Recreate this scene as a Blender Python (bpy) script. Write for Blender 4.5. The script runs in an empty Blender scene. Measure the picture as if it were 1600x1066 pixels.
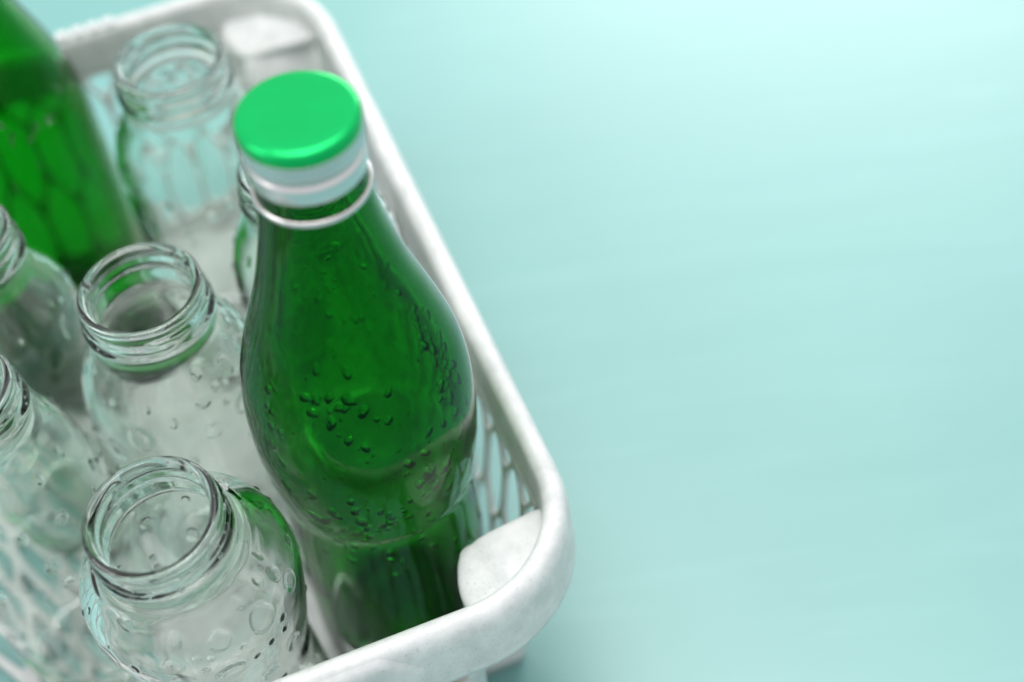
import bpy, bmesh, math, random
import numpy as np
from mathutils import Matrix, Vector

# ------------------------------------------------------------------ camera
scene = bpy.context.scene
COL = scene.collection
cam_d = bpy.data.cameras.new('camera')
cam = bpy.data.objects.new('camera', cam_d)
COL.objects.link(cam)
scene.camera = cam
cam_d.sensor_width = 36.0
cam_d.lens = 56.25
cam_d.clip_start = 0.01
cam_d.clip_end = 50
cam_d.dof.use_dof = True
cam_d.dof.focus_distance = 0.405
cam_d.dof.aperture_fstop = 5.2
cam_d.dof.aperture_blades = 0
_W = np.array([[0.9917, -0.1285, 0.0], [-0.0999, -0.7708, 0.6292], [-0.0808, -0.6240, -0.7773]])
_q = Matrix([[_W[i][0], -_W[i][1], -_W[i][2]] for i in range(3)]).to_quaternion()
cam.rotation_mode = 'QUATERNION'
cam.rotation_quaternion = _q
cam.location = (0, 0, 0.455)

# ------------------------------------------------------------------ world and lamps (indoor window light)
world = bpy.data.worlds.new('World')
scene.world = world
world.use_nodes = True
world.node_tree.nodes['Background'].inputs[0].default_value = (0.97, 0.99, 1.0, 1)
world.node_tree.nodes['Background'].inputs[1].default_value = 0.78


def area(name, loc, target, sx, sy, power, color=(1, 1, 1)):
    d = bpy.data.lights.new(name, 'AREA')
    d.shape = 'RECTANGLE'
    d.size, d.size_y = sx, sy
    d.energy = power
    d.color = color
    o = bpy.data.objects.new(name, d)
    o.location = loc
    o.rotation_euler = (Vector(target) - Vector(loc)).to_track_quat('-Z', 'Y').to_euler()
    COL.objects.link(o)
    return o


area('ceiling_light', (-0.05, 0.40, 1.35), (0.0, 0.38, 0.0), 1.0, 0.7, 12.5, (1.0, 0.99, 0.97))
area('window_light_back', (0.42, 1.60, 0.62), (0.08, 0.4, 0.0), 0.9, 0.5, 9.8, (0.98, 1.0, 1.0))
area('window_light_side', (-0.90, 0.12, 0.80), (-0.05, 0.33, 0.05), 0.5, 0.6, 4.0)

vs = scene.view_settings
vs.view_transform = 'Standard'
vs.look = 'None'
vs.exposure = 0.05
vs.gamma = 1.0
vs.use_curve_mapping = False
scene.render.engine = 'CYCLES'
cy = scene.cycles
cy.max_bounces = 34
cy.transmission_bounces = 32
cy.glossy_bounces = 10
cy.diffuse_bounces = 5
cy.transparent_max_bounces = 16
cy.caustics_refractive = True
cy.caustics_reflective = True
cy.blur_glossy = 0.3
cy.sample_clamp_indirect = 6.0
cy.use_denoising = True

# ------------------------------------------------------------------ materials


def new_mat(name):
    m = bpy.data.materials.new(name)
    m.use_nodes = True
    nt = m.node_tree
    return m, nt, nt.nodes['Principled BSDF'], nt.nodes['Material Output']


def glass_mat(name, col, ior=1.5, rough=0.0):
    m, nt, p, _ = new_mat(name)
    p.inputs['Base Color'].default_value = (*col, 1)
    p.inputs['Transmission Weight'].default_value = 1.0
    p.inputs['Roughness'].default_value = rough
    p.inputs['IOR'].default_value = ior
    return m


M_CLEAR = glass_mat('clear_glass', (0.950, 0.992, 0.965), 1.5, 0.026)


def absorbing_glass(name, density, col, ior, rough=0.0):
    m, nt, p, out = new_mat(name)
    p.inputs['Base Color'].default_value = (1, 1, 1, 1)
    p.inputs['Transmission Weight'].default_value = 1.0
    p.inputs['Roughness'].default_value = rough
    p.inputs['IOR'].default_value = ior
    p.inputs['Specular Tint'].default_value = (0.25, 0.85, 0.35, 1)
    v = nt.nodes.new('ShaderNodeVolumeAbsorption')
    v.inputs['Color'].default_value = (*col, 1)
    v.inputs['Density'].default_value = density
    nt.links.new(v.outputs[0], out.inputs['Volume'])
    return m


M_GREEN = absorbing_glass('green_glass', 900, (0.02, 0.742, 0.06), 1.34)
M_GREEN_PALE = absorbing_glass('green_glass_empty', 900, (0.02, 0.785, 0.05), 1.34, 0.07)
M_WATER = glass_mat('water', (0.985, 1.0, 0.99), 1.33)


def plastic_mat():
    m, nt, p, _ = new_mat('speckled_plastic')
    N, L = nt.nodes, nt.links
    tc = N.new('ShaderNodeTexCoord')

    def specks(scale, r0, r1, keep):
        v = N.new('ShaderNodeTexVoronoi')
        v.inputs['Scale'].default_value = scale
        L.new(tc.outputs['Object'], v.inputs['Vector'])
        mr = N.new('ShaderNodeMapRange')
        mr.inputs[1].default_value, mr.inputs[2].default_value = r0, r1
        mr.inputs[3].default_value, mr.inputs[4].default_value = 1, 0
        L.new(v.outputs['Distance'], mr.inputs[0])
        sep = N.new('ShaderNodeSeparateColor')
        L.new(v.outputs['Color'], sep.inputs[0])
        k = N.new('ShaderNodeMapRange')
        k.inputs[1].default_value, k.inputs[2].default_value = keep, 1.0
        L.new(sep.outputs[0], k.inputs[0])
        mu = N.new('ShaderNodeMath'); mu.operation = 'MULTIPLY'
        L.new(mr.outputs[0], mu.inputs[0]); L.new(k.outputs[0], mu.inputs[1])
        return mu.outputs[0]
    s1 = specks(620, 0.10, 0.34, 0.45)
    s2 = specks(1300, 0.12, 0.45, 0.4)
    ad = N.new('ShaderNodeMath'); ad.operation = 'ADD'; ad.use_clamp = True
    L.new(s1, ad.inputs[0]); L.new(s2, ad.inputs[1])
    no = N.new('ShaderNodeTexNoise')
    no.inputs['Scale'].default_value = 55
    no.inputs['Detail'].default_value = 4
    L.new(tc.outputs['Object'], no.inputs['Vector'])
    pm = N.new('ShaderNodeMapRange')                 # specks come in drifts
    pm.inputs[1].default_value, pm.inputs[2].default_value = 0.38, 0.68
    pm.inputs[3].default_value, pm.inputs[4].default_value = 0.12, 0.62
    L.new(no.outputs[0], pm.inputs[0])
    mm = N.new('ShaderNodeMath'); mm.operation = 'MULTIPLY'
    L.new(ad.outputs[0], mm.inputs[0]); L.new(pm.outputs[0], mm.inputs[1])
    base = N.new('ShaderNodeMix'); base.data_type = 'RGBA'
    base.inputs[6].default_value = (0.69, 0.70, 0.70, 1)
    base.inputs[7].default_value = (0.55, 0.57, 0.57, 1)
    mo = N.new('ShaderNodeTexNoise')
    mo.inputs['Scale'].default_value = 130
    mo.inputs['Detail'].default_value = 5
    mo.inputs['Roughness'].default_value = 0.65
    L.new(tc.outputs['Object'], mo.inputs['Vector'])
    mr2 = N.new('ShaderNodeMapRange')
    mr2.inputs[1].default_value, mr2.inputs[2].default_value = 0.36, 0.66
    L.new(mo.outputs[0], mr2.inputs[0])
    L.new(mr2.outputs[0], base.inputs[0])
    mix = N.new('ShaderNodeMix'); mix.data_type = 'RGBA'
    mix.inputs[7].default_value = (0.34, 0.35, 0.36, 1)
    L.new(mm.outputs[0], mix.inputs[0]); L.new(base.outputs[2], mix.inputs[6])
    L.new(mix.outputs[2], p.inputs['Base Color'])
    p.inputs['Roughness'].default_value = 0.38
    p.inputs['Subsurface Weight'].default_value = 0.15
    p.inputs['Subsurface Radius'].default_value = (1, 1, 1)
    p.inputs['Subsurface Scale'].default_value = 0.002
    n2 = N.new('ShaderNodeTexNoise')
    n2.inputs['Scale'].default_value = 500
    L.new(tc.outputs['Object'], n2.inputs['Vector'])
    b = N.new('ShaderNodeBump')
    b.inputs['Strength'].default_value = 0.12
    b.inputs['Distance'].default_value = 0.0004
    L.new(n2.outputs[0], b.inputs['Height'])
    L.new(b.outputs[0], p.inputs['Normal'])
    return m


M_PLASTIC = plastic_mat()


def table_mat():
    m, nt, p, _ = new_mat('teal_painted_table')
    N, L = nt.nodes, nt.links
    tc = N.new('ShaderNodeTexCoord')
    mp = N.new('ShaderNodeMapping')
    mp.inputs['Scale'].default_value = (3.0, 20.0, 1.0)
    mp.inputs['Rotation'].default_value = (0, 0, math.radians(-6))
    L.new(tc.outputs['Object'], mp.inputs[0])
    n = N.new('ShaderNodeTexNoise')
    n.inputs['Scale'].default_value = 2.2
    n.inputs['Detail'].default_value = 6
    n.inputs['Roughness'].default_value = 0.55
    L.new(mp.outputs[0], n.inputs['Vector'])
    n2 = N.new('ShaderNodeTexNoise')
    n2.inputs['Scale'].default_value = 5
    n2.inputs['Detail'].default_value = 3
    L.new(tc.outputs['Object'], n2.inputs['Vector'])
    av = N.new('ShaderNodeMath'); av.operation = 'ADD'
    L.new(n.outputs[0], av.inputs[0]); L.new(n2.outputs[0], av.inputs[1])
    r = N.new('ShaderNodeMapRange')
    r.inputs[1].default_value, r.inputs[2].default_value = 0.75, 1.25
    L.new(av.outputs[0], r.inputs[0])
    mix = N.new('ShaderNodeMix'); mix.data_type = 'RGBA'
    mix.inputs[6].default_value = (0.134, 0.360, 0.342, 1)
    mix.inputs[7].default_value = (0.148, 0.376, 0.358, 1)
    L.new(r.outputs[0], mix.inputs[0])
    # short lighter brush strokes in the paint
    mp2 = N.new('ShaderNodeMapping')
    mp2.inputs['Scale'].default_value = (9.0, 75.0, 1.0)
    mp2.inputs['Rotation'].default_value = (0, 0, math.radians(-5))
    L.new(tc.outputs['Object'], mp2.inputs[0])
    n3 = N.new('ShaderNodeTexNoise')
    n3.inputs['Scale'].default_value = 1.4
    n3.inputs['Detail'].default_value = 5
    n3.inputs['Distortion'].default_value = 0.4
    L.new(mp2.outputs[0], n3.inputs['Vector'])
    st = N.new('ShaderNodeMapRange')
    st.inputs[1].default_value, st.inputs[2].default_value = 0.54, 0.74
    st.inputs[4].default_value = 0.22
    L.new(n3.outputs[0], st.inputs[0])
    mix2 = N.new('ShaderNodeMix'); mix2.data_type = 'RGBA'
    mix2.inputs[7].default_value = (0.20, 0.47, 0.455, 1)
    L.new(st.outputs[0], mix2.inputs[0]); L.new(mix.outputs[2], mix2.inputs[6])
    L.new(mix2.outputs[2], p.inputs['Base Color'])
    rr = N.new('ShaderNodeMapRange')
    rr.inputs[1].default_value, rr.inputs[2].default_value = 0.3, 0.7
    rr.inputs[3].default_value, rr.inputs[4].default_value = 0.42, 0.46
    p.inputs['IOR'].default_value = 2.1
    L.new(n.outputs[0], rr.inputs[0])
    L.new(rr.outputs[0], p.inputs['Roughness'])
    b = N.new('ShaderNodeBump')
    b.inputs['Strength'].default_value = 0.03
    b.inputs['Distance'].default_value = 0.002
    L.new(n.outputs[0], b.inputs['Height'])
    L.new(b.outputs[0], p.inputs['Normal'])
    return m


M_TABLE = table_mat()


def metal_mat():
    m, nt, p, _ = new_mat('aluminium')
    p.inputs['Base Color'].default_value = (0.76, 0.71, 0.715, 1)
    p.inputs['Metallic'].default_value = 1.0
    p.inputs['Roughness'].default_value = 0.27
    return m


M_METAL = metal_mat()


def cap_mat():
    m, nt, p, _ = new_mat('green_lacquer')
    p.inputs['Base Color'].default_value = (0.0, 0.43, 0.10, 1)
    p.inputs['Roughness'].default_value = 0.24
    p.inputs['Metallic'].default_value = 0.55
    p.inputs['Specular IOR Level'].default_value = 0.35
    N, L = nt.nodes, nt.links
    tc = N.new('ShaderNodeTexCoord')
    n = N.new('ShaderNodeTexNoise')
    n.inputs['Scale'].default_value = 160
    n.inputs['Detail'].default_value = 4
    L.new(tc.outputs['Object'], n.inputs['Vector'])
    mx = N.new('ShaderNodeMix'); mx.data_type = 'RGBA'
    mx.inputs[6].default_value = (0.0, 0.42, 0.095, 1)
    mx.inputs[7].default_value = (0.0, 0.50, 0.125, 1)
    L.new(n.outputs[0], mx.inputs[0])
    L.new(mx.outputs[2], p.inputs['Base Color'])
    b = N.new('ShaderNodeBump')
    b.inputs['Strength'].default_value = 0.10
    b.inputs['Distance'].default_value = 0.0005
    L.new(n.outputs[0], b.inputs['Height'])
    L.new(b.outputs[0], p.inputs['Normal'])
    return m


M_CAP = cap_mat()

# ------------------------------------------------------------------ mesh helpers


def tag(o, label=None, cat=None, group=None, kind=None):
    for k, v in (('label', label), ('category', cat), ('group', group), ('kind', kind)):
        if v:
            o[k] = v
    return o


def link(name, me, mat, parent=None):
    o = bpy.data.objects.new(name, me)
    COL.objects.link(o)
    if mat is not None and not me.materials:
        me.materials.append(mat)
    if parent is not None:
        o.parent = parent
    return o


def np_mesh(name, verts, faces, smooth=True):
    me = bpy.data.meshes.new(name)
    me.from_pydata([tuple(v) for v in verts], [], faces)
    if smooth:
        me.polygons.foreach_set('use_smooth', [True] * len(me.polygons))
    me.update()
    return me


def catmull(pts, step):
    """smooth curve through (r, z) points, resampled about every step metres"""
    P = np.array(pts, float)
    P = np.vstack([2 * P[0] - P[1], P, 2 * P[-1] - P[-2]])
    out = []
    for i in range(1, len(P) - 2):
        p0, p1, p2, p3 = P[i - 1:i + 3]
        # centripetal
        t0 = 0.0
        t1 = t0 + max(np.linalg.norm(p1 - p0), 1e-9) ** 0.5
        t2 = t1 + max(np.linalg.norm(p2 - p1), 1e-9) ** 0.5
        t3 = t2 + max(np.linalg.norm(p3 - p2), 1e-9) ** 0.5
        n = max(1, int(round(np.linalg.norm(p2 - p1) / step)))
        for k in range(n):
            t = t1 + (t2 - t1) * k / n
            A1 = (t1 - t) / (t1 - t0) * p0 + (t - t0) / (t1 - t0) * p1
            A2 = (t2 - t) / (t2 - t1) * p1 + (t - t1) / (t2 - t1) * p2
            A3 = (t3 - t) / (t3 - t2) * p2 + (t - t2) / (t3 - t2) * p3
            B1 = (t2 - t) / (t2 - t0) * A1 + (t - t0) / (t2 - t0) * A2
            B2 = (t3 - t) / (t3 - t1) * A2 + (t - t1) / (t3 - t1) * A3
            out.append((t2 - t) / (t2 - t1) * B1 + (t - t1) / (t2 - t1) * B2)
    out.append(P[-2])
    return np.array(out)


def revolve(name, prof, nseg, disp=None, closed=False, smooth=True):
    """prof: (r, z) rows, going up outside then down inside; a row with r == 0 becomes a pole.
    disp(theta array, r, z, row index) returns the radius array of that row."""
    th = np.arange(nseg) * 2 * math.pi / nseg
    ct, st = np.cos(th), np.sin(th)
    verts, rows = [], []
    n = 0
    for i, (r, z) in enumerate(prof):
        if r < 1e-7:
            verts.append(np.array([[0, 0, z]])); rows.append((n, 1)); n += 1
        else:
            rad = np.full(nseg, r) if disp is None else disp(th, r, z, i)
            verts.append(np.stack([rad * ct, rad * st, np.full(nseg, z)], 1)); rows.append((n, nseg)); n += nseg
    V = np.vstack(verts)
    F = []
    pairs = [(i, i + 1) for i in range(len(rows) - 1)]
    if closed:
        pairs.append((len(rows) - 1, 0))
    for i, j in pairs:
        (a, na), (b, nb) = rows[i], rows[j]
        if na == 1 and nb == 1:
            continue
        for k in range(nseg):
            k2 = (k + 1) % nseg
            if na == 1:
                F.append((a, b + k2, b + k))
            elif nb == 1:
                F.append((a + k, a + k2, b))
            else:
                F.append((a + k, a + k2, b + k2, b + k))
    return np_mesh(name, V, F, smooth)


def at_z(prof_pts, z):
    p = np.array(prof_pts)
    return np.interp(z, p[:, 1], p[:, 0])


# ------------------------------------------------------------------ the setting: the painted table top
bm = bmesh.new()
for x, y in ((-2.2, -1.2), (2.2, -1.2), (2.2, 3.2), (-2.2, 3.2)):
    bm.verts.new((x, y, 0))
bm.faces.new(bm.verts)
me = bpy.data.meshes.new('tabletop')
bm.to_mesh(me); bm.free()
table = link('tabletop', me, M_TABLE)
tag(table, 'pale teal painted table top with faint brush streaks', 'table', kind='structure')

# ------------------------------------------------------------------ the basket
DEEP = 0.028                                 # profiles below are drawn from a level this far above the table
ANG = math.atan2(0.2672, 0.9636)
CA, CB = -0.0315, 0.337
HA, HB, RC = 0.0978, 0.1330, 0.0310          # inner face of the wall at the rim, its corner radius
e1 = Vector((math.cos(ANG), math.sin(ANG), 0))
e2 = Vector((-math.sin(ANG), math.cos(ANG), 0))
basket = bpy.data.objects.new('basket', None)
COL.objects.link(basket)
basket.location = e1 * CA + e2 * CB
basket.rotation_euler = (0, 0, ANG)
tag(basket, 'white speckled plastic lattice basket holding the glass bottles', 'basket')


def loop_pts(o, ncor=14, nside=40):
    """points (x, y) of the rounded rectangle offset outward by o"""
    r = RC + o
    out = []
    cx, cy_ = HA - RC, HB - RC
    for k, (sx, sy) in enumerate(((1, -1), (1, 1), (-1, 1), (-1, -1))):
        a0 = -math.pi / 2 + k * math.pi / 2
        for i in range(ncor + 1):
            a = a0 + i / ncor * math.pi / 2
            out.append((sx * cx + r * math.cos(a), sy * cy_ + r * math.sin(a)))
        nx_, ny_ = ((1, 1), (-1, 1), (-1, -1), (1, -1))[k]
        p0 = out[-1]
        a1 = a0 + math.pi / 2
        p1 = (nx_ * cx + r * math.cos(a1), ny_ * cy_ + r * math.sin(a1))
        for i in range(1, nside):
            t = i / nside
            out.append((p0[0] + (p1[0] - p0[0]) * t, p0[1] + (p1[1] - p0[1]) * t))
    return np.array(out)


def sweep(name, prof, sel=None, pts=loop_pts):
    """closed profile (o, z) swept round the basket; sel picks a run of loop indices for an open piece"""
    rows = [pts(o) for o, _ in prof]
    n = len(rows[0])
    idx = list(range(n)) if sel is None else sel
    m = len(idx)
    V = []
    for (o, z), row in zip(prof, rows):
        for i in idx:
            V.append((row[i][0], row[i][1], z))
    F = []
    P = len(prof)
    for j in range(P):
        j2 = (j + 1) % P
        for i in range(m if sel is None else m - 1):
            i2 = (i + 1) % m
            F.append((j * m + i, j2 * m + i, j2 * m + i2, j * m + i2))
    if sel is not None:
        F.append([j * m for j in range(P)])
        F.append([j * m + m - 1 for j in reversed(range(P))])
    me = np_mesh(name, V, F)
    bm_ = bmesh.new(); bm_.from_mesh(me)
    bmesh.ops.recalc_face_normals(bm_, faces=bm_.faces)
    bm_.to_mesh(me); bm_.free()
    return me


ZR = 0.070
rim_ctrl = [(-0.0007, 0.054), (-0.0004, 0.060), (0.0000, ZR - 0.0036), (0.0005, ZR - 0.0014), (0.0017, ZR - 0.0002),
            (0.0032, ZR + 0.0002), (0.0048, ZR - 0.0004), (0.0061, ZR - 0.0018), (0.0070, ZR - 0.0045),
            (0.0075, ZR - 0.0090), (0.0081, 0.0482)]
rim_in = [(0.0065, 0.0480), (0.0059, ZR - 0.0090), (0.0053, ZR - 0.0045), (0.0044, ZR - 0.0028), (0.0033, ZR - 0.0021),
          (0.0021, ZR - 0.0040), (0.0016, 0.060), (0.0013, 0.054)]
rim_prof = [tuple(p) for p in catmull(rim_ctrl, 0.0012)] + rim_in
link('rim', sweep('rim', rim_prof), M_PLASTIC, basket)
# the lower body is notched at the four corners; its outline, offset outward by o
NX, NY = 0.0262, 0.0240


def notch_pts(o, rr=0.005, n=5):
    P = []
    for sx, sy, flip in ((1, -1, False), (1, 1, True), (-1, 1, False), (-1, -1, True)):
        on = max(o, -0.0015)                     # one notch wall stands upright, the others taper
        oy = 0.5 * o
        q = [(sx * (HA - NX + on), sy * (HB + o)), (sx * (HA - NX + on), sy * (HB - NY + oy)), (sx * (HA + o), sy * (HB - NY + oy))]
        P += q[::-1] if flip else q
    out = []
    m = len(P)
    for i in range(m):
        p, a_, c_ = np.array(P[i]), np.array(P[i - 1]), np.array(P[(i + 1) % m])
        d0 = (a_ - p) / np.linalg.norm(a_ - p)
        d1 = (c_ - p) / np.linalg.norm(c_ - p)
        for k in range(n + 1):
            t = k / n
            out.append(tuple(p + d0 * rr * (1 - t) ** 2 + d1 * rr * t ** 2))
    return np.array(out)


link('base_band', sweep('base_band', [(-0.0112, -DEEP), (-0.0104, 0.0088 - DEEP), (-0.0088, 0.0088 - DEEP), (-0.0096, -DEEP)], pts=notch_pts), M_PLASTIC, basket)


def fill_holes(rect, holes, thick):
    """flat plate with holes; returns bmesh in (u, v, w), w from 0 to thick"""
    b = bmesh.new()

    def ring(pts):
        vs_ = [b.verts.new((x, y, 0)) for x, y in pts]
        return [b.edges.new((vs_[i], vs_[(i + 1) % len(vs_)])) for i in range(len(vs_))]
    ed = ring(rect)
    for h in holes:
        ed += ring(h)
    bmesh.ops.triangle_fill(b, use_beauty=True, use_dissolve=False, edges=ed, normal=(0, 0, 1))
    faces = list(b.faces)
    ext = bmesh.ops.extrude_face_region(b, geom=faces)
    for v in ext['geom']:
        if isinstance(v, bmesh.types.BMVert):
            v.co.z += thick
    bmesh.ops.recalc_face_normals(b, faces=b.faces)
    return b


def clip(poly, axis, val, keep_greater):
    out = []
    for i in range(len(poly)):
        p, q = poly[i], poly[(i + 1) % len(poly)]
        ip = (p[axis] >= val) == keep_greater
        iq = (q[axis] >= val) == keep_greater
        if ip:
            out.append(p)
        if ip != iq:
            t = (val - p[axis]) / (q[axis] - p[axis])
            out.append((p[0] + (q[0] - p[0]) * t, p[1] + (q[1] - p[1]) * t))
    return out


def chaikin(poly, n=2, c=0.25):
    for _ in range(n):
        o = []
        for i in range(len(poly)):
            p, q = poly[i], poly[(i + 1) % len(poly)]
            o.append((p[0] + (q[0] - p[0]) * c, p[1] + (q[1] - p[1]) * c))
            o.append((p[0] + (q[0] - p[0]) * (1 - c), p[1] + (q[1] - p[1]) * (1 - c)))
        poly = o
    return poly


def area2(poly):
    return abs(sum(poly[i][0] * poly[(i + 1) % len(poly)][1] - poly[(i + 1) % len(poly)][0] * poly[i][1] for i in range(len(poly)))) / 2


Z0, Z1 = 0.0089 - DEEP, 0.0539


def wall_o(z):
    return -0.0105 + (z - Z0) / (0.054 - Z0) * 0.0097


def lattice_wall(length):
    """tall six-sided openings in two staggered rows, in (s, z)"""
    w, hz = 0.0145, 0.0460
    rib = 0.0009
    holes = []
    s0, s1 = -length / 2 + 0.001, length / 2 - 0.001
    zc0 = 0.0300
    for row in (-2, -1, 0, 1):
        zc = zc0 + (row - 0) * hz * 0.72
        n = int(length / w) + 3
        for k in range(-n // 2, n // 2 + 1):
            sc = k * w + (w / 2 if row % 2 else 0)
            hw = w / 2 - rib
            hh = hz / 2 - rib * 1.4
            poly = [(sc, zc - hh), (sc + hw, zc - hh * 0.46), (sc + hw, zc + hh * 0.46), (sc, zc + hh), (sc - hw, zc + hh * 0.46), (sc - hw, zc - hh * 0.46)]
            for ax, val, g in ((1, Z0 + 0.0016, True), (1, Z1 - 0.0016, False), (0, s0 + 0.001, True), (0, s1 - 0.001, False)):
                poly = clip(poly, ax, val, g)
                if len(poly) < 3:
                    break
            if len(poly) >= 3 and area2(poly) > 1.2e-5:
                holes.append(chaikin(poly, 2, 0.2))
    rect = [(-length / 2, Z0), (length / 2, Z0), (length / 2, Z1), (-length / 2, Z1)]
    return fill_holes(rect, holes, 0.0016)


for k, (length, half) in enumerate(((2 * (HA - NX) - 0.010, HB), (2 * (HB - NY) - 0.010, HA), (2 * (HA - NX) - 0.010, HB), (2 * (HB - NY) - 0.010, HA))):
    b = lattice_wall(length)
    a = -math.pi / 2 + k * math.pi / 2          # outward direction of this wall
    nx, ny = math.cos(a), math.sin(a)
    tx, ty = -ny, nx
    for v in b.verts:
        s, z, d = v.co
        o = half + wall_o(z) + d
        v.co = (tx * s + nx * o, ty * s + ny * o, z)
    bmesh.ops.recalc_face_normals(b, faces=b.faces)
    me = bpy.data.meshes.new('lattice_wall')
    b.to_mesh(me); b.free()
    link('lattice_wall', me, M_PLASTIC, basket)

# solid angled panels round the four notches
for k in range(4):
    sel = list(range(k * 18, k * 18 + 18))
    prof = [(wall_o(z) + 0.0002, z) for z in (Z0, 0.03, 0.0560)] + [(wall_o(z) + 0.0016, z) for z in (0.0560, 0.03, Z0)]
    link('corner_panel', sweep('corner_panel', prof, sel, notch_pts), M_PLASTIC, basket)

# floor with slanting openings
holes = []
fa, fb = HA - 0.0114, HB - 0.0114
fm = 0.006
sp, dp, rib = 0.0165, 0.0140, 0.0014
off_a = -0.0915 - CA
off_b = 0.3015 - CB
for i in range(-16, 17):
    for j in range(-34, 35):
        x0 = off_a + i * sp + rib
        x1 = off_a + (i + 1) * sp - rib
        sl = -0.0257 / 0.016
        if x0 > -0.038:
            continue                                  # the middle of the floor is closed
        poly = []
        for x, e in ((x0, rib * 1.9), (x1, rib * 1.9), (x1, dp * 1.0 - 0), (x0, dp * 1.0 - 0)):
            base = off_b + j * (dp * 1.0 + rib * 1.9) + sl * (x - off_a)
            poly.append((x, base + (e if e == rib * 1.9 else dp * 1.0 + rib * 1.9 - rib * 1.9)))
        for ax, val, g in ((0, -fa + fm, True), (0, fa - fm, False), (1, -fb + fm, True), (1, fb - fm, False)):
            poly = clip(poly, ax, val, g)
            if len(poly) < 3:
                break
        if any(abs(x) > HA - NX - 0.012 and abs(y) > HB - NY - 0.012 for x, y in poly):
            continue
        if len(poly) >= 3 and area2(poly) > 1.5e-5:
            holes.append(chaikin(poly, 3, 0.17))
rect = [(x, y) for x, y in notch_pts(-0.01135)]
b = fill_holes(rect, holes, 0.002)
for v in b.verts:
    v.co.z += 0.002 - DEEP
me = bpy.data.meshes.new('floor_lattice')
b.to_mesh(me); b.free()
link('floor_lattice', me, M_PLASTIC, basket)


def ledge(sx, sy):
    """stacking ledge in a corner: a rounded tongue that rises in a soft fold towards the side wall"""
    x1, y1 = HA + 0.0010, HB + 0.0010
    pts = chaikin([(x1 - 0.0305, y1), (x1 - 0.0312, y1 - 0.013), (x1 - 0.0270, y1 - 0.0242), (x1 - 0.012, y1 - 0.0256), (x1, y1 - 0.0268),
                   (x1, y1 - RC * 0.6), (x1 - 0.0095, y1 - 0.0095), (x1 - RC * 0.6, y1)], 3, 0.2)
    c = np.mean(np.array(pts), 0)
    rings = [(0.97, -0.0040), (1.0, -0.0030), (1.0, -0.0018), (0.985, -0.0009), (0.95, -0.0002), (0.89, 0.0002)] + [(k / 10, 0.0003) for k in range(8, 0, -1)]
    V, F = [], []
    n = len(pts)
    for sc, dz in rings:
        for p in pts:
            q = c + (np.array(p) - c) * sc
            u = (q[0] - (x1 - 0.0312)) / 0.0312
            w = 1 / (1 + math.exp(-(q[0] - (x1 - 0.0185) + 0.12 * (y1 - q[1])) / 0.0009))
            z = 0.0578 + 0.0008 * u + 0.0016 * w + dz
            V.append((q[0] * sx, q[1] * sy, z))
    for r_ in range(len(rings) - 1):
        for i in range(n):
            i2 = (i + 1) % n
            F.append((r_ * n + i, r_ * n + i2, (r_ + 1) * n + i2, (r_ + 1) * n + i))
    F.append(tuple(range((len(rings) - 1) * n, len(rings) * n)))
    F.append(tuple(reversed(range(n))))
    me_ = np_mesh('corner_ledge', V, F)
    b_ = bmesh.new(); b_.from_mesh(me_)
    bmesh.ops.recalc_face_normals(b_, faces=b_.faces)
    b_.to_mesh(me_); b_.free()
    return me_


for sx, sy in ((1, -1), (1, 1), (-1, 1), (-1, -1)):
    link('corner_ledge', ledge(sx, sy), M_PLASTIC, basket)

# raised grip panel on the front of the rim (a slightly proud skin with rounded end)
def grip_panel():
    lo, hi = -0.052, 0.052
    outer = [(o, z) for o, z in [tuple(p) for p in catmull(rim_ctrl, 0.0012)] if o > 0.0054]
    outer = outer[:]
    V, F = [], []
    nx_ = 60
    m = len(outer)
    for i in range(nx_ + 1):
        t = i / nx_
        x = lo + (hi - lo) * t
        e = min(x - lo, hi - x)
        for j, (o, z) in enumerate(outer):
            g = j / (m - 1)
            lift = 0.0009 * min(1.0, max(0.0, (e - 0.011 * (1 - min(1.0, g * 1.5)) ** 2) / 0.0012)) * min(1.0, g / 0.10 + 0.0)
            V.append((x, -(HB + o + lift - 0.00005), z + lift * 0.3))
    for i in range(nx_):
        for j in range(m - 1):
            F.append((i * (m) + j, (i + 1) * m + j, (i + 1) * m + j + 1, i * m + j + 1))
    return np_mesh('grip_panel', V, F)


link('grip_panel', grip_panel(), M_PLASTIC, basket)

# ridges across the back rim
b = bmesh.new()
bmesh.ops.create_cube(b, size=1.0)
for v in b.verts:
    v.co = (v.co.x * 0.0042, v.co.y * 0.0056, v.co.z * 0.0018)
bmesh.ops.bevel(b, geom=b.edges[:], offset=0.0007, segments=2, affect='EDGES', profile=0.5)
ridge_me = bpy.data.meshes.new('grip_ridge')
b.to_mesh(ridge_me); b.free()
for i in range(15):
    o = link('grip_ridge', ridge_me, M_PLASTIC, basket)
    o.location = (-0.046 + i * 0.0055, HB + 0.0037, ZR - 0.0003)
    o.rotation_euler = (math.radians(-12), 0, 0)

for ch in basket.children:
    ch.location.z += DEEP


def deepen(prof):
    """lengthen a jar or bottle: its foot goes down by DEEP"""
    return [(r, z - DEEP if z < 0.0195 else z) for r, z in prof]


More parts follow.
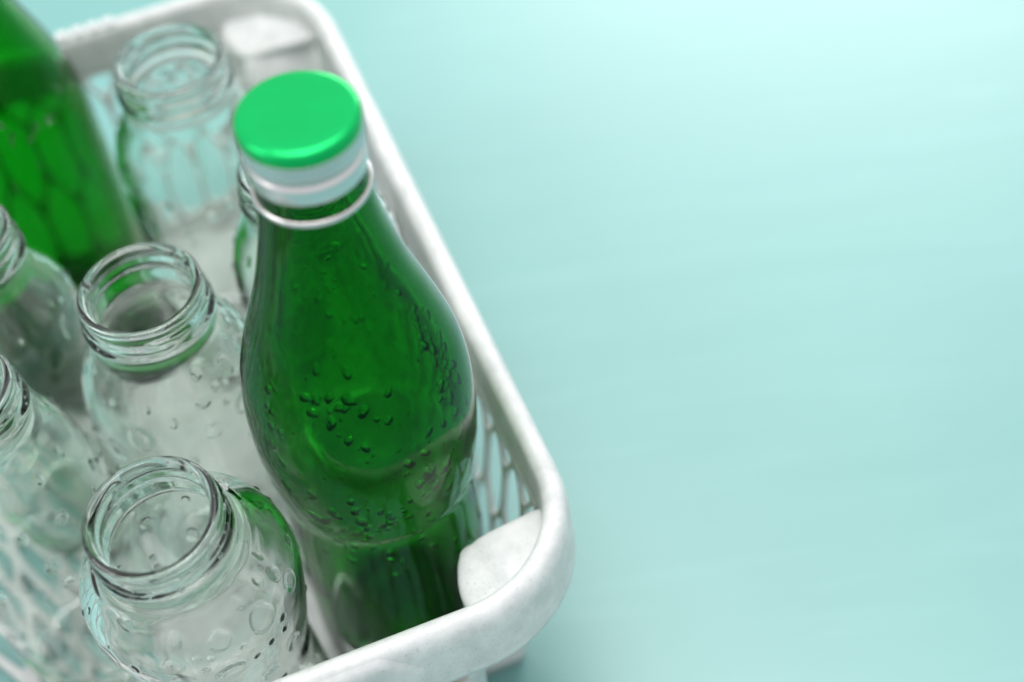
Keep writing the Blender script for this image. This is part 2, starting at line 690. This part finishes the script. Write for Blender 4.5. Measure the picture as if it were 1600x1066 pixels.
# ------------------------------------------------------------------ clear jars
JH = 0.104 + DEEP
NECK = [(0.01765, 0.0888), (0.01755, 0.0902), (0.0178, 0.0913), (0.01835, 0.0923), (0.01865, 0.0935), (0.01840, 0.0946), (0.01770, 0.0955),
        (0.01720, 0.0964), (0.01705, 0.0985), (0.01690, 0.1002), (0.01715, 0.1012), (0.01735, 0.1024), (0.01700, 0.1035), (0.0160, 0.1040)]
NECK_IN = [(0.0150, 0.1037), (0.01435, 0.1027), (0.01420, 0.1010), (0.01420, 0.0960), (0.01440, 0.0910)]
jar_out = [(0.0, 0.0016), (0.012, 0.0014), (0.0205, 0.0004), (0.0232, 0.0), (0.0246, 0.0010), (0.0256, 0.0035), (0.0260, 0.008), (0.0262, 0.030),
           (0.0265, 0.048), (0.0267, 0.057), (0.0264, 0.0645), (0.0253, 0.0712), (0.0233, 0.0772), (0.0207, 0.0826), (0.0186, 0.0864)] + NECK
jar_in = NECK_IN + [(0.0152, 0.0880), (0.0167, 0.0850), (0.0188, 0.0810),
          (0.0213, 0.0758), (0.0232, 0.0702), (0.0242, 0.0640), (0.0244, 0.0570), (0.0243, 0.048), (0.0240, 0.030), (0.0238, 0.012), (0.0228, 0.0070), (0.0200, 0.0046), (0.012, 0.0042), (0.0, 0.0050)]
# a jar with a long sloping shoulder
slope_out = [(0.0, 0.0016), (0.012, 0.0014), (0.0180, 0.0004), (0.0202, 0.0), (0.0216, 0.0010), (0.0226, 0.0035), (0.0232, 0.008), (0.0256, 0.028),
             (0.0270, 0.044), (0.0268, 0.055), (0.0255, 0.065), (0.0231, 0.0745), (0.0204, 0.0825), (0.0184, 0.0870)] + NECK[1:]
slope_in = NECK_IN + [(0.0152, 0.0880), (0.0166, 0.0850), (0.0184, 0.0805), (0.0209, 0.0735), (0.0232, 0.0645), (0.0245, 0.0545), (0.0247, 0.044), (0.0233, 0.028), (0.0209, 0.011),
            (0.0200, 0.0070), (0.0172, 0.0048), (0.010, 0.0042), (0.0, 0.0050)]
# the jar nearest the camera: rounder shoulder, drawn in below
round_out = [(0.0, 0.0016), (0.012, 0.0014), (0.0155, 0.0004), (0.0174, 0.0), (0.0187, 0.0010), (0.0195, 0.0035), (0.0198, 0.008), (0.0209, 0.028), (0.0224, 0.038),
             (0.0246, 0.048), (0.0266, 0.058), (0.0279, 0.067), (0.0279, 0.0735), (0.0268, 0.0790), (0.0245, 0.0834), (0.0214, 0.0864), (0.0190, 0.0880)] + NECK[1:]
round_in = NECK_IN + [(0.0158, 0.0880), (0.0190, 0.0856), (0.0222, 0.0820), (0.0244, 0.0780), (0.0256, 0.0730), (0.0256, 0.067), (0.0243, 0.058), (0.0223, 0.048),
            (0.0203, 0.038), (0.0186, 0.028), (0.0175, 0.011), (0.0169, 0.0068), (0.0150, 0.0048), (0.010, 0.0042), (0.0, 0.0050)]
rnd = random.Random(5)
# embossed bubbles: angle, height, radius, elongation (one cluster on the shoulder, the rest scattered round the back)
bubbles = [(-0.727, 0.0775, 0.0042, 1.15), (-1.158, 0.0805, 0.0034, 0.9), (-0.271, 0.0746, 0.0028, 1.3), (-0.327, 0.0815, 0.0020, 1.2), (-0.232, 0.0855, 0.0011, 1.2),
           (-0.499, 0.0843, 0.0013, 1.1), (-0.800, 0.0848, 0.0015, 1.0), (-0.563, 0.0700, 0.0010, 1.3), (-0.592, 0.0653, 0.0010, 1.4), (-0.774, 0.0668, 0.0010, 1.2), (-0.954, 0.0668, 0.0010, 1.1),
           (-1.010, 0.0748, 0.0011, 0.9), (-1.643, 0.0773, 0.0028, 0.9), (-1.211, 0.0677, 0.0040, 0.9), (-1.425, 0.0785, 0.0012, 0.9), (-1.304, 0.0770, 0.0011, 0.9),
           (-1.674, 0.0668, 0.0033, 0.9), (-1.557, 0.0842, 0.0020, 0.9), (-1.40, 0.0730, 0.0013, 0.9)]
tries = 0
while len(bubbles) < 56 and tries < 6000:
    tries += 1
    th = rnd.uniform(-math.pi, math.pi)
    z = rnd.uniform(0.036, 0.0800)
    if -2.0 < th < 0.0 and z > 0.060:
        continue
    r = rnd.choice([0.0009, 0.0011, 0.0013, 0.0016, 0.0022, 0.0030, 0.0042])
    if z > 0.072 and r > 0.0030:
        continue
    ok = True
    for (t2, z2, r2, e2_) in bubbles:
        dt = (th - t2 + math.pi) % (2 * math.pi) - math.pi
        if math.hypot(dt * 0.027, z - z2) < (r + r2) * 1.25 + 0.0006:
            ok = False
            break
    if ok:
        bubbles.append((th, z, r, rnd.uniform(1.0, 1.35)))


def jar_disp(th, r, z, i, n_out):
    rad = np.full(len(th), r)
    if i >= n_out:
        return rad
    if 0.022 < z < 0.0885:
        add = np.zeros(len(th))
        for t2, z2, rb, el in bubbles:
            if abs(z - z2) > rb * 1.4:
                continue
            dt = (th - t2 + math.pi) % (2 * math.pi) - math.pi
            q = np.sqrt((dt * 0.0275 / rb) ** 2 + ((z - z2) / (rb * el)) ** 2)
            e = np.clip((1.0 - q) / min(0.5, 0.0007 / rb + 0.10), 0, 1)
            h = 0.00034 if rb > 0.0015 else 0.00036
            add = np.maximum(add, h * e * e * (3 - 2 * e))
        rad += add
        # very slight waviness of pressed glass
        rad += 0.00005 * np.sin(3 * th + z * 180) + 0.00003 * np.sin(7 * th - z * 310)
    if 0.0945 < z < 0.1015:
        add = np.zeros(len(th))
        for s in range(3):
            t = ((th - s * 2.0944) % (2 * math.pi)) / 2.6
            zc = 0.0998 - 0.0030 * t
            fade = np.clip(t / 0.08, 0, 1) * np.clip((1 - t) / 0.08, 0, 1)
            add = np.maximum(add, 0.0010 * fade * np.exp(-((z - zc) / 0.00075) ** 2))
        rad += add
    return rad


def make_jar(name, po, pi_, nseg=360, step=0.0005):
    prof_o = catmull(deepen(po), step)
    jp = np.vstack([prof_o, catmull(deepen(pi_), 0.0016)])
    jp[0][0] = 0.0
    jp[-1][0] = 0.0
    n_out = len(prof_o)
    me_ = revolve(name, jp, nseg, lambda th, r, z, i: jar_disp(th, r, z, i, n_out))
    me_.transform(Matrix.Translation((0, 0, DEEP)))
    return me_


jar_me = make_jar('glass_jar', jar_out, jar_in)
slope_me = make_jar('sloping_glass_jar', slope_out, slope_in)
round_me = make_jar('round_glass_jar', round_out, round_in, 480, 0.0004)
FLOOR = 0.0041
jar_group = 'clear glass jars standing in the basket'
# x, y of the mouth at jar height, lean (deg about x, about y), spin
jars = [
    (-0.0982, 0.2932, 0.0, 0.0, 0.6, 'clear open glass jar in the middle, just left of the capped green bottle'),
    (-0.0916, 0.2178, 3.3, -3.8, 0.0, 'clear open glass jar nearest the front rim, bubbles embossed on its shoulder'),
    (-0.0935, 0.3865, 0.0, 0.0, 2.2, 'clear open glass jar at the back, beside the rim and behind the green cap'),
    (-0.0548, 0.3330, 0.0, 0.0, 1.5, 'clear glass jar almost hidden behind the capped green bottle'),
    (-0.1535, 0.3222, 0.0, 0.0, 5.2, 'upper of the two clear jars cut off at the left edge, before the big bottle'),
    (-0.1470, 0.2650, 0.0, -1.5, 3.4, 'lower of the two clear jars cut off at the left edge, with sloping shoulders'),
]
for i, (x, y, lx, ly, spin, label) in enumerate(jars):
    o = link('glass_jar', round_me if i == 1 else slope_me if i == 5 else jar_me, M_CLEAR)
    R = Matrix.Rotation(math.radians(lx), 3, 'X') @ Matrix.Rotation(math.radians(ly), 3, 'Y')
    top = R @ Vector((0, 0, JH))
    lift = 0.0232 * math.sin(math.radians(math.hypot(lx, ly)))
    o.location = (x - top.x, y - top.y, FLOOR + lift)
    o.rotation_euler = (R @ Matrix.Rotation(spin, 3, 'Z')).to_euler()
    tag(o, label, 'jar', jar_group)

# ------------------------------------------------------------------ capped green bottle
b_out = [(0.0, 0.0030), (0.010, 0.0022), (0.0205, 0.0004), (0.0232, 0.0), (0.0252, 0.0012), (0.0263, 0.0040), (0.0270, 0.010), (0.0272, 0.040), (0.0272, 0.0540),
         (0.0273, 0.0570), (0.0276, 0.0594), (0.0281, 0.0616), (0.0286, 0.0650), (0.0295, 0.0720), (0.0302, 0.0820), (0.0302, 0.0910), (0.0296, 0.1000), (0.0281, 0.1090),
         (0.0256, 0.1180), (0.0225, 0.1275), (0.0192, 0.1375), (0.0167, 0.1470), (0.0149, 0.1550), (0.0138, 0.1620), (0.0133, 0.1672), (0.0129, 0.1730), (0.0128, 0.1780),
         (0.0125, 0.1790), (0.0124, 0.1860), (0.0118, 0.1876), (0.0108, 0.1880)]
b_in = [(0.0098, 0.1874), (0.0095, 0.1850), (0.0096, 0.1750), (0.0104, 0.1640), (0.0120, 0.1550), (0.0138, 0.1470), (0.0163, 0.1375), (0.0196, 0.1275), (0.0227, 0.1180),
        (0.0252, 0.1090), (0.0267, 0.1000), (0.0273, 0.0910), (0.0273, 0.0820), (0.0266, 0.0720), (0.0257, 0.0640), (0.0254, 0.0570), (0.0252, 0.0500), (0.0251, 0.0400),
        (0.0250, 0.0200), (0.0228, 0.0105), (0.0180, 0.0062), (0.008, 0.0054), (0.0, 0.0060)]


def wavy(amp):
    def d(th, r, z, i):
        return np.full(len(th), r) + amp * (np.sin(2 * th + z * 60) + 0.6 * np.sin(5 * th - z * 130)) * min(1.0, r / 0.02)
    return d


def bottle_glass(name, po, pi_, nseg=160):
    p = np.vstack([catmull(deepen(po), 0.0013), catmull(deepen(pi_), 0.0022)])
    p[0][0] = 0.0
    p[-1][0] = 0.0
    return revolve(name, p, nseg, wavy(0.00004))


bottle = bpy.data.objects.new('capped_bottle', None)
COL.objects.link(bottle)
LEAN = math.radians(1.1)
bottle.rotation_euler = (0, LEAN, 0)
bottle.location = (-0.0395 - math.sin(LEAN) * (0.19 + DEEP), 0.2581, FLOOR + 0.0222 * math.sin(LEAN))
tag(bottle, 'green glass bottle with a green topped silver screw cap, beaded with droplets', 'bottle')
link('glass_body', bottle_glass('glass_body', b_out, b_in), M_GREEN, bottle)

# screw cap: knurled skirt, plain skirt below, lacquered top
skirt = [(0.0128, 0.1752), (0.0133, 0.1750), (0.0135, 0.1756), (0.0136, 0.1785), (0.0135, 0.1796), (0.0129, 0.1803), (0.0129, 0.1811), (0.0136, 0.1818), (0.0139, 0.1826),
         (0.0139, 0.1858), (0.0137, 0.1866)]


def knurl(th, r, z, i):
    rad = np.full(len(th), r)
    if 0.1818 < z < 0.1866:
        rad = rad - 0.00075 * (0.5 + 0.5 * np.cos(54 * th)) ** 1.5
    return rad


sk = catmull(skirt, 0.0004)
sk = np.vstack([sk, [(0.0129, 0.1866), (0.0128, 0.1760)]])
cap = link('screw_cap', revolve('screw_cap', sk, 468, knurl, closed=True), M_METAL, bottle)
topp = catmull([(0.01388, 0.1868), (0.01396, 0.1880), (0.01392, 0.1892), (0.01372, 0.1900), (0.0133, 0.1904), (0.0125, 0.19065), (0.006, 0.1907), (0.0, 0.1907)], 0.0004)
topp[-1][0] = 0.0
topp = np.vstack([topp, [(0.0, 0.1886), (0.0128, 0.1884), (0.0131, 0.1868)]])
link('cap_top', revolve('cap_top', topp, 160, closed=True), M_CAP, cap)
ring = [(0.0131, 0.1683), (0.0136, 0.1684), (0.0139, 0.1689), (0.01385, 0.1696), (0.0135, 0.1700), (0.0130, 0.1701)]
link('neck_ring', revolve('neck_ring', np.array(ring), 128, closed=True), M_METAL, bottle)


def droplets(name, prof_pts, seed, clusters, parent, mat, side=1.0):
    """little flattened water beads sitting on the glass, one mesh"""
    rn = random.Random(seed)
    pr = catmull(prof_pts, 0.001)
    nz = len(pr)
    V, F = [], []
    nu, nv = 12, 6
    spots = []
    for th0, z0, sth, sz, n, rmin, rmax in clusters:
        for _ in range(n):
            spots.append((th0 + rn.gauss(0, sth), z0 + rn.gauss(0, sz), rn.uniform(rmin, rmax)))
    for th, z, a in spots:
        k = int(np.argmin(np.abs(pr[:, 1] - z) + (pr[:, 0] < 0.008) * 1.0))
        k = min(max(k, 1), nz - 2)
        r = pr[k][0]
        dr, dz = pr[k + 1] - pr[k - 1]
        l = math.hypot(dr, dz)
        T = np.array([dr / l * math.cos(th), dr / l * math.sin(th), dz / l])
        Nn = np.array([dz / l * math.cos(th), dz / l * math.sin(th), -dr / l])
        U = np.array([-math.sin(th), math.cos(th), 0])
        c = np.array([r * math.cos(th), r * math.sin(th), pr[k][1]])
        rot = rn.uniform(-0.7, 0.7)
        U2 = U * math.cos(rot) + T * math.sin(rot)
        T2 = -U * math.sin(rot) + T * math.cos(rot)
        el = rn.uniform(1.0, 2.0)
        hgt = side * a * rn.uniform(0.55, 0.85)
        base = len(V)
        ph = rn.uniform(0, 6.28)
        for iv in range(nv + 1):
            f = -0.25 + 1.25 * iv / nv
            w = math.sqrt(max(0.0, 1 - f * f)) if iv < nv else 0.0
            if iv == nv:
                V.append(c + Nn * hgt)
                break
            for iu in range(nu):
                t = iu / nu * 2 * math.pi
                wob = 1 + 0.16 * math.sin(2 * t + ph) + 0.08 * math.sin(3 * t + 2 * ph)
                V.append(c + U2 * (a * w * wob * math.cos(t)) + T2 * (a * el * w * wob * math.sin(t)) + Nn * (hgt * f))
        for iv in range(nv - 1):
            for iu in range(nu):
                iu2 = (iu + 1) % nu
                F.append((base + iv * nu + iu, base + iv * nu + iu2, base + (iv + 1) * nu + iu2, base + (iv + 1) * nu + iu))
        tip = base + nv * nu
        for iu in range(nu):
            F.append((base + (nv - 1) * nu + iu, base + (nv - 1) * nu + (iu + 1) % nu, tip))
        F.append(tuple(base + iu for iu in reversed(range(nu))))
    me_ = np_mesh(name, V, F)
    o_ = link(name, me_, mat, parent)
    o_['kind'] = 'stuff'
    return o_


D = math.radians
inner = sorted([q for q in b_in if 0.012 < q[1] < 0.17], key=lambda q: q[1])
droplets('water_droplets', inner, 11, [
    (D(-55), 0.090, 0.16, 0.008, 16, 0.0004, 0.0012), (D(-32), 0.112, 0.12, 0.012, 20, 0.0005, 0.0013), (D(-22), 0.092, 0.08, 0.007, 14, 0.0005, 0.0013),
    (D(-92), 0.118, 0.22, 0.008, 26, 0.0005, 0.0014), (D(-75), 0.072, 0.45, 0.005, 34, 0.0004, 0.0013), (D(-135), 0.084, 0.22, 0.012, 26, 0.0004, 0.0013),
    (D(-145), 0.108, 0.16, 0.012, 14, 0.0004, 0.0011), (D(-118), 0.070, 0.25, 0.006, 18, 0.0005, 0.0013), (D(-75), 0.105, 0.5, 0.024, 40, 0.0002, 0.0006),
    (D(-50), 0.080, 0.12, 0.004, 14, 0.0006, 0.0014), (D(-95), 0.050, 0.45, 0.008, 18, 0.0004, 0.0011), (D(-20), 0.128, 0.08, 0.008, 10, 0.0005, 0.0011),
    (D(95), 0.100, 0.5, 0.015, 20, 0.0005, 0.0013), (D(-80), 0.142, 0.4, 0.006, 14, 0.0003, 0.0008),
], bottle, M_WATER, -1.0)

# ------------------------------------------------------------------ big green bottle at the left edge
g_out = [(0.0, 0.0040), (0.014, 0.0030), (0.0285, 0.0006), (0.0318, 0.0), (0.0344, 0.0016), (0.0357, 0.0050), (0.0360, 0.012), (0.0360, 0.050), (0.0360, 0.074), (0.0357, 0.083),
         (0.0345, 0.0920), (0.0322, 0.1010), (0.0288, 0.1110), (0.0250, 0.1220), (0.0212, 0.1340), (0.0180, 0.1480), (0.0158, 0.1640), (0.0146, 0.1820), (0.0142, 0.1960),
         (0.0150, 0.1980), (0.0154, 0.2000), (0.0150, 0.2020), (0.0140, 0.2032), (0.0139, 0.2120), (0.0134, 0.2138), (0.0124, 0.2144)]
g_in = [(0.0112, 0.2136), (0.0108, 0.2110), (0.0110, 0.1950), (0.0118, 0.1800), (0.0130, 0.1640), (0.0152, 0.1480), (0.0183, 0.1340), (0.0221, 0.1220), (0.0258, 0.1110),
        (0.0292, 0.1010), (0.0315, 0.0920), (0.0327, 0.0830), (0.0330, 0.0740), (0.0330, 0.0120), (0.0312, 0.0085), (0.024, 0.0072), (0.010, 0.0090), (0.0, 0.0100)]
big = bpy.data.objects.new('large_bottle', None)
COL.objects.link(big)
big.location = (-0.1608, 0.3935, FLOOR)
tag(big, 'larger bright green glass bottle in the back left of the basket', 'bottle')
link('glass_body', bottle_glass('glass_body_large', g_out, g_in), M_GREEN_PALE, big)
droplets('water_droplets', g_out, 4, [(D(-60), 0.100, 0.3, 0.006, 16, 0.0006, 0.0014), (D(-80), 0.080, 0.4, 0.012, 10, 0.0004, 0.0009)], big, M_WATER)

for root in (bottle, big):
    for ch in root.children:
        ch.location.z += DEEP
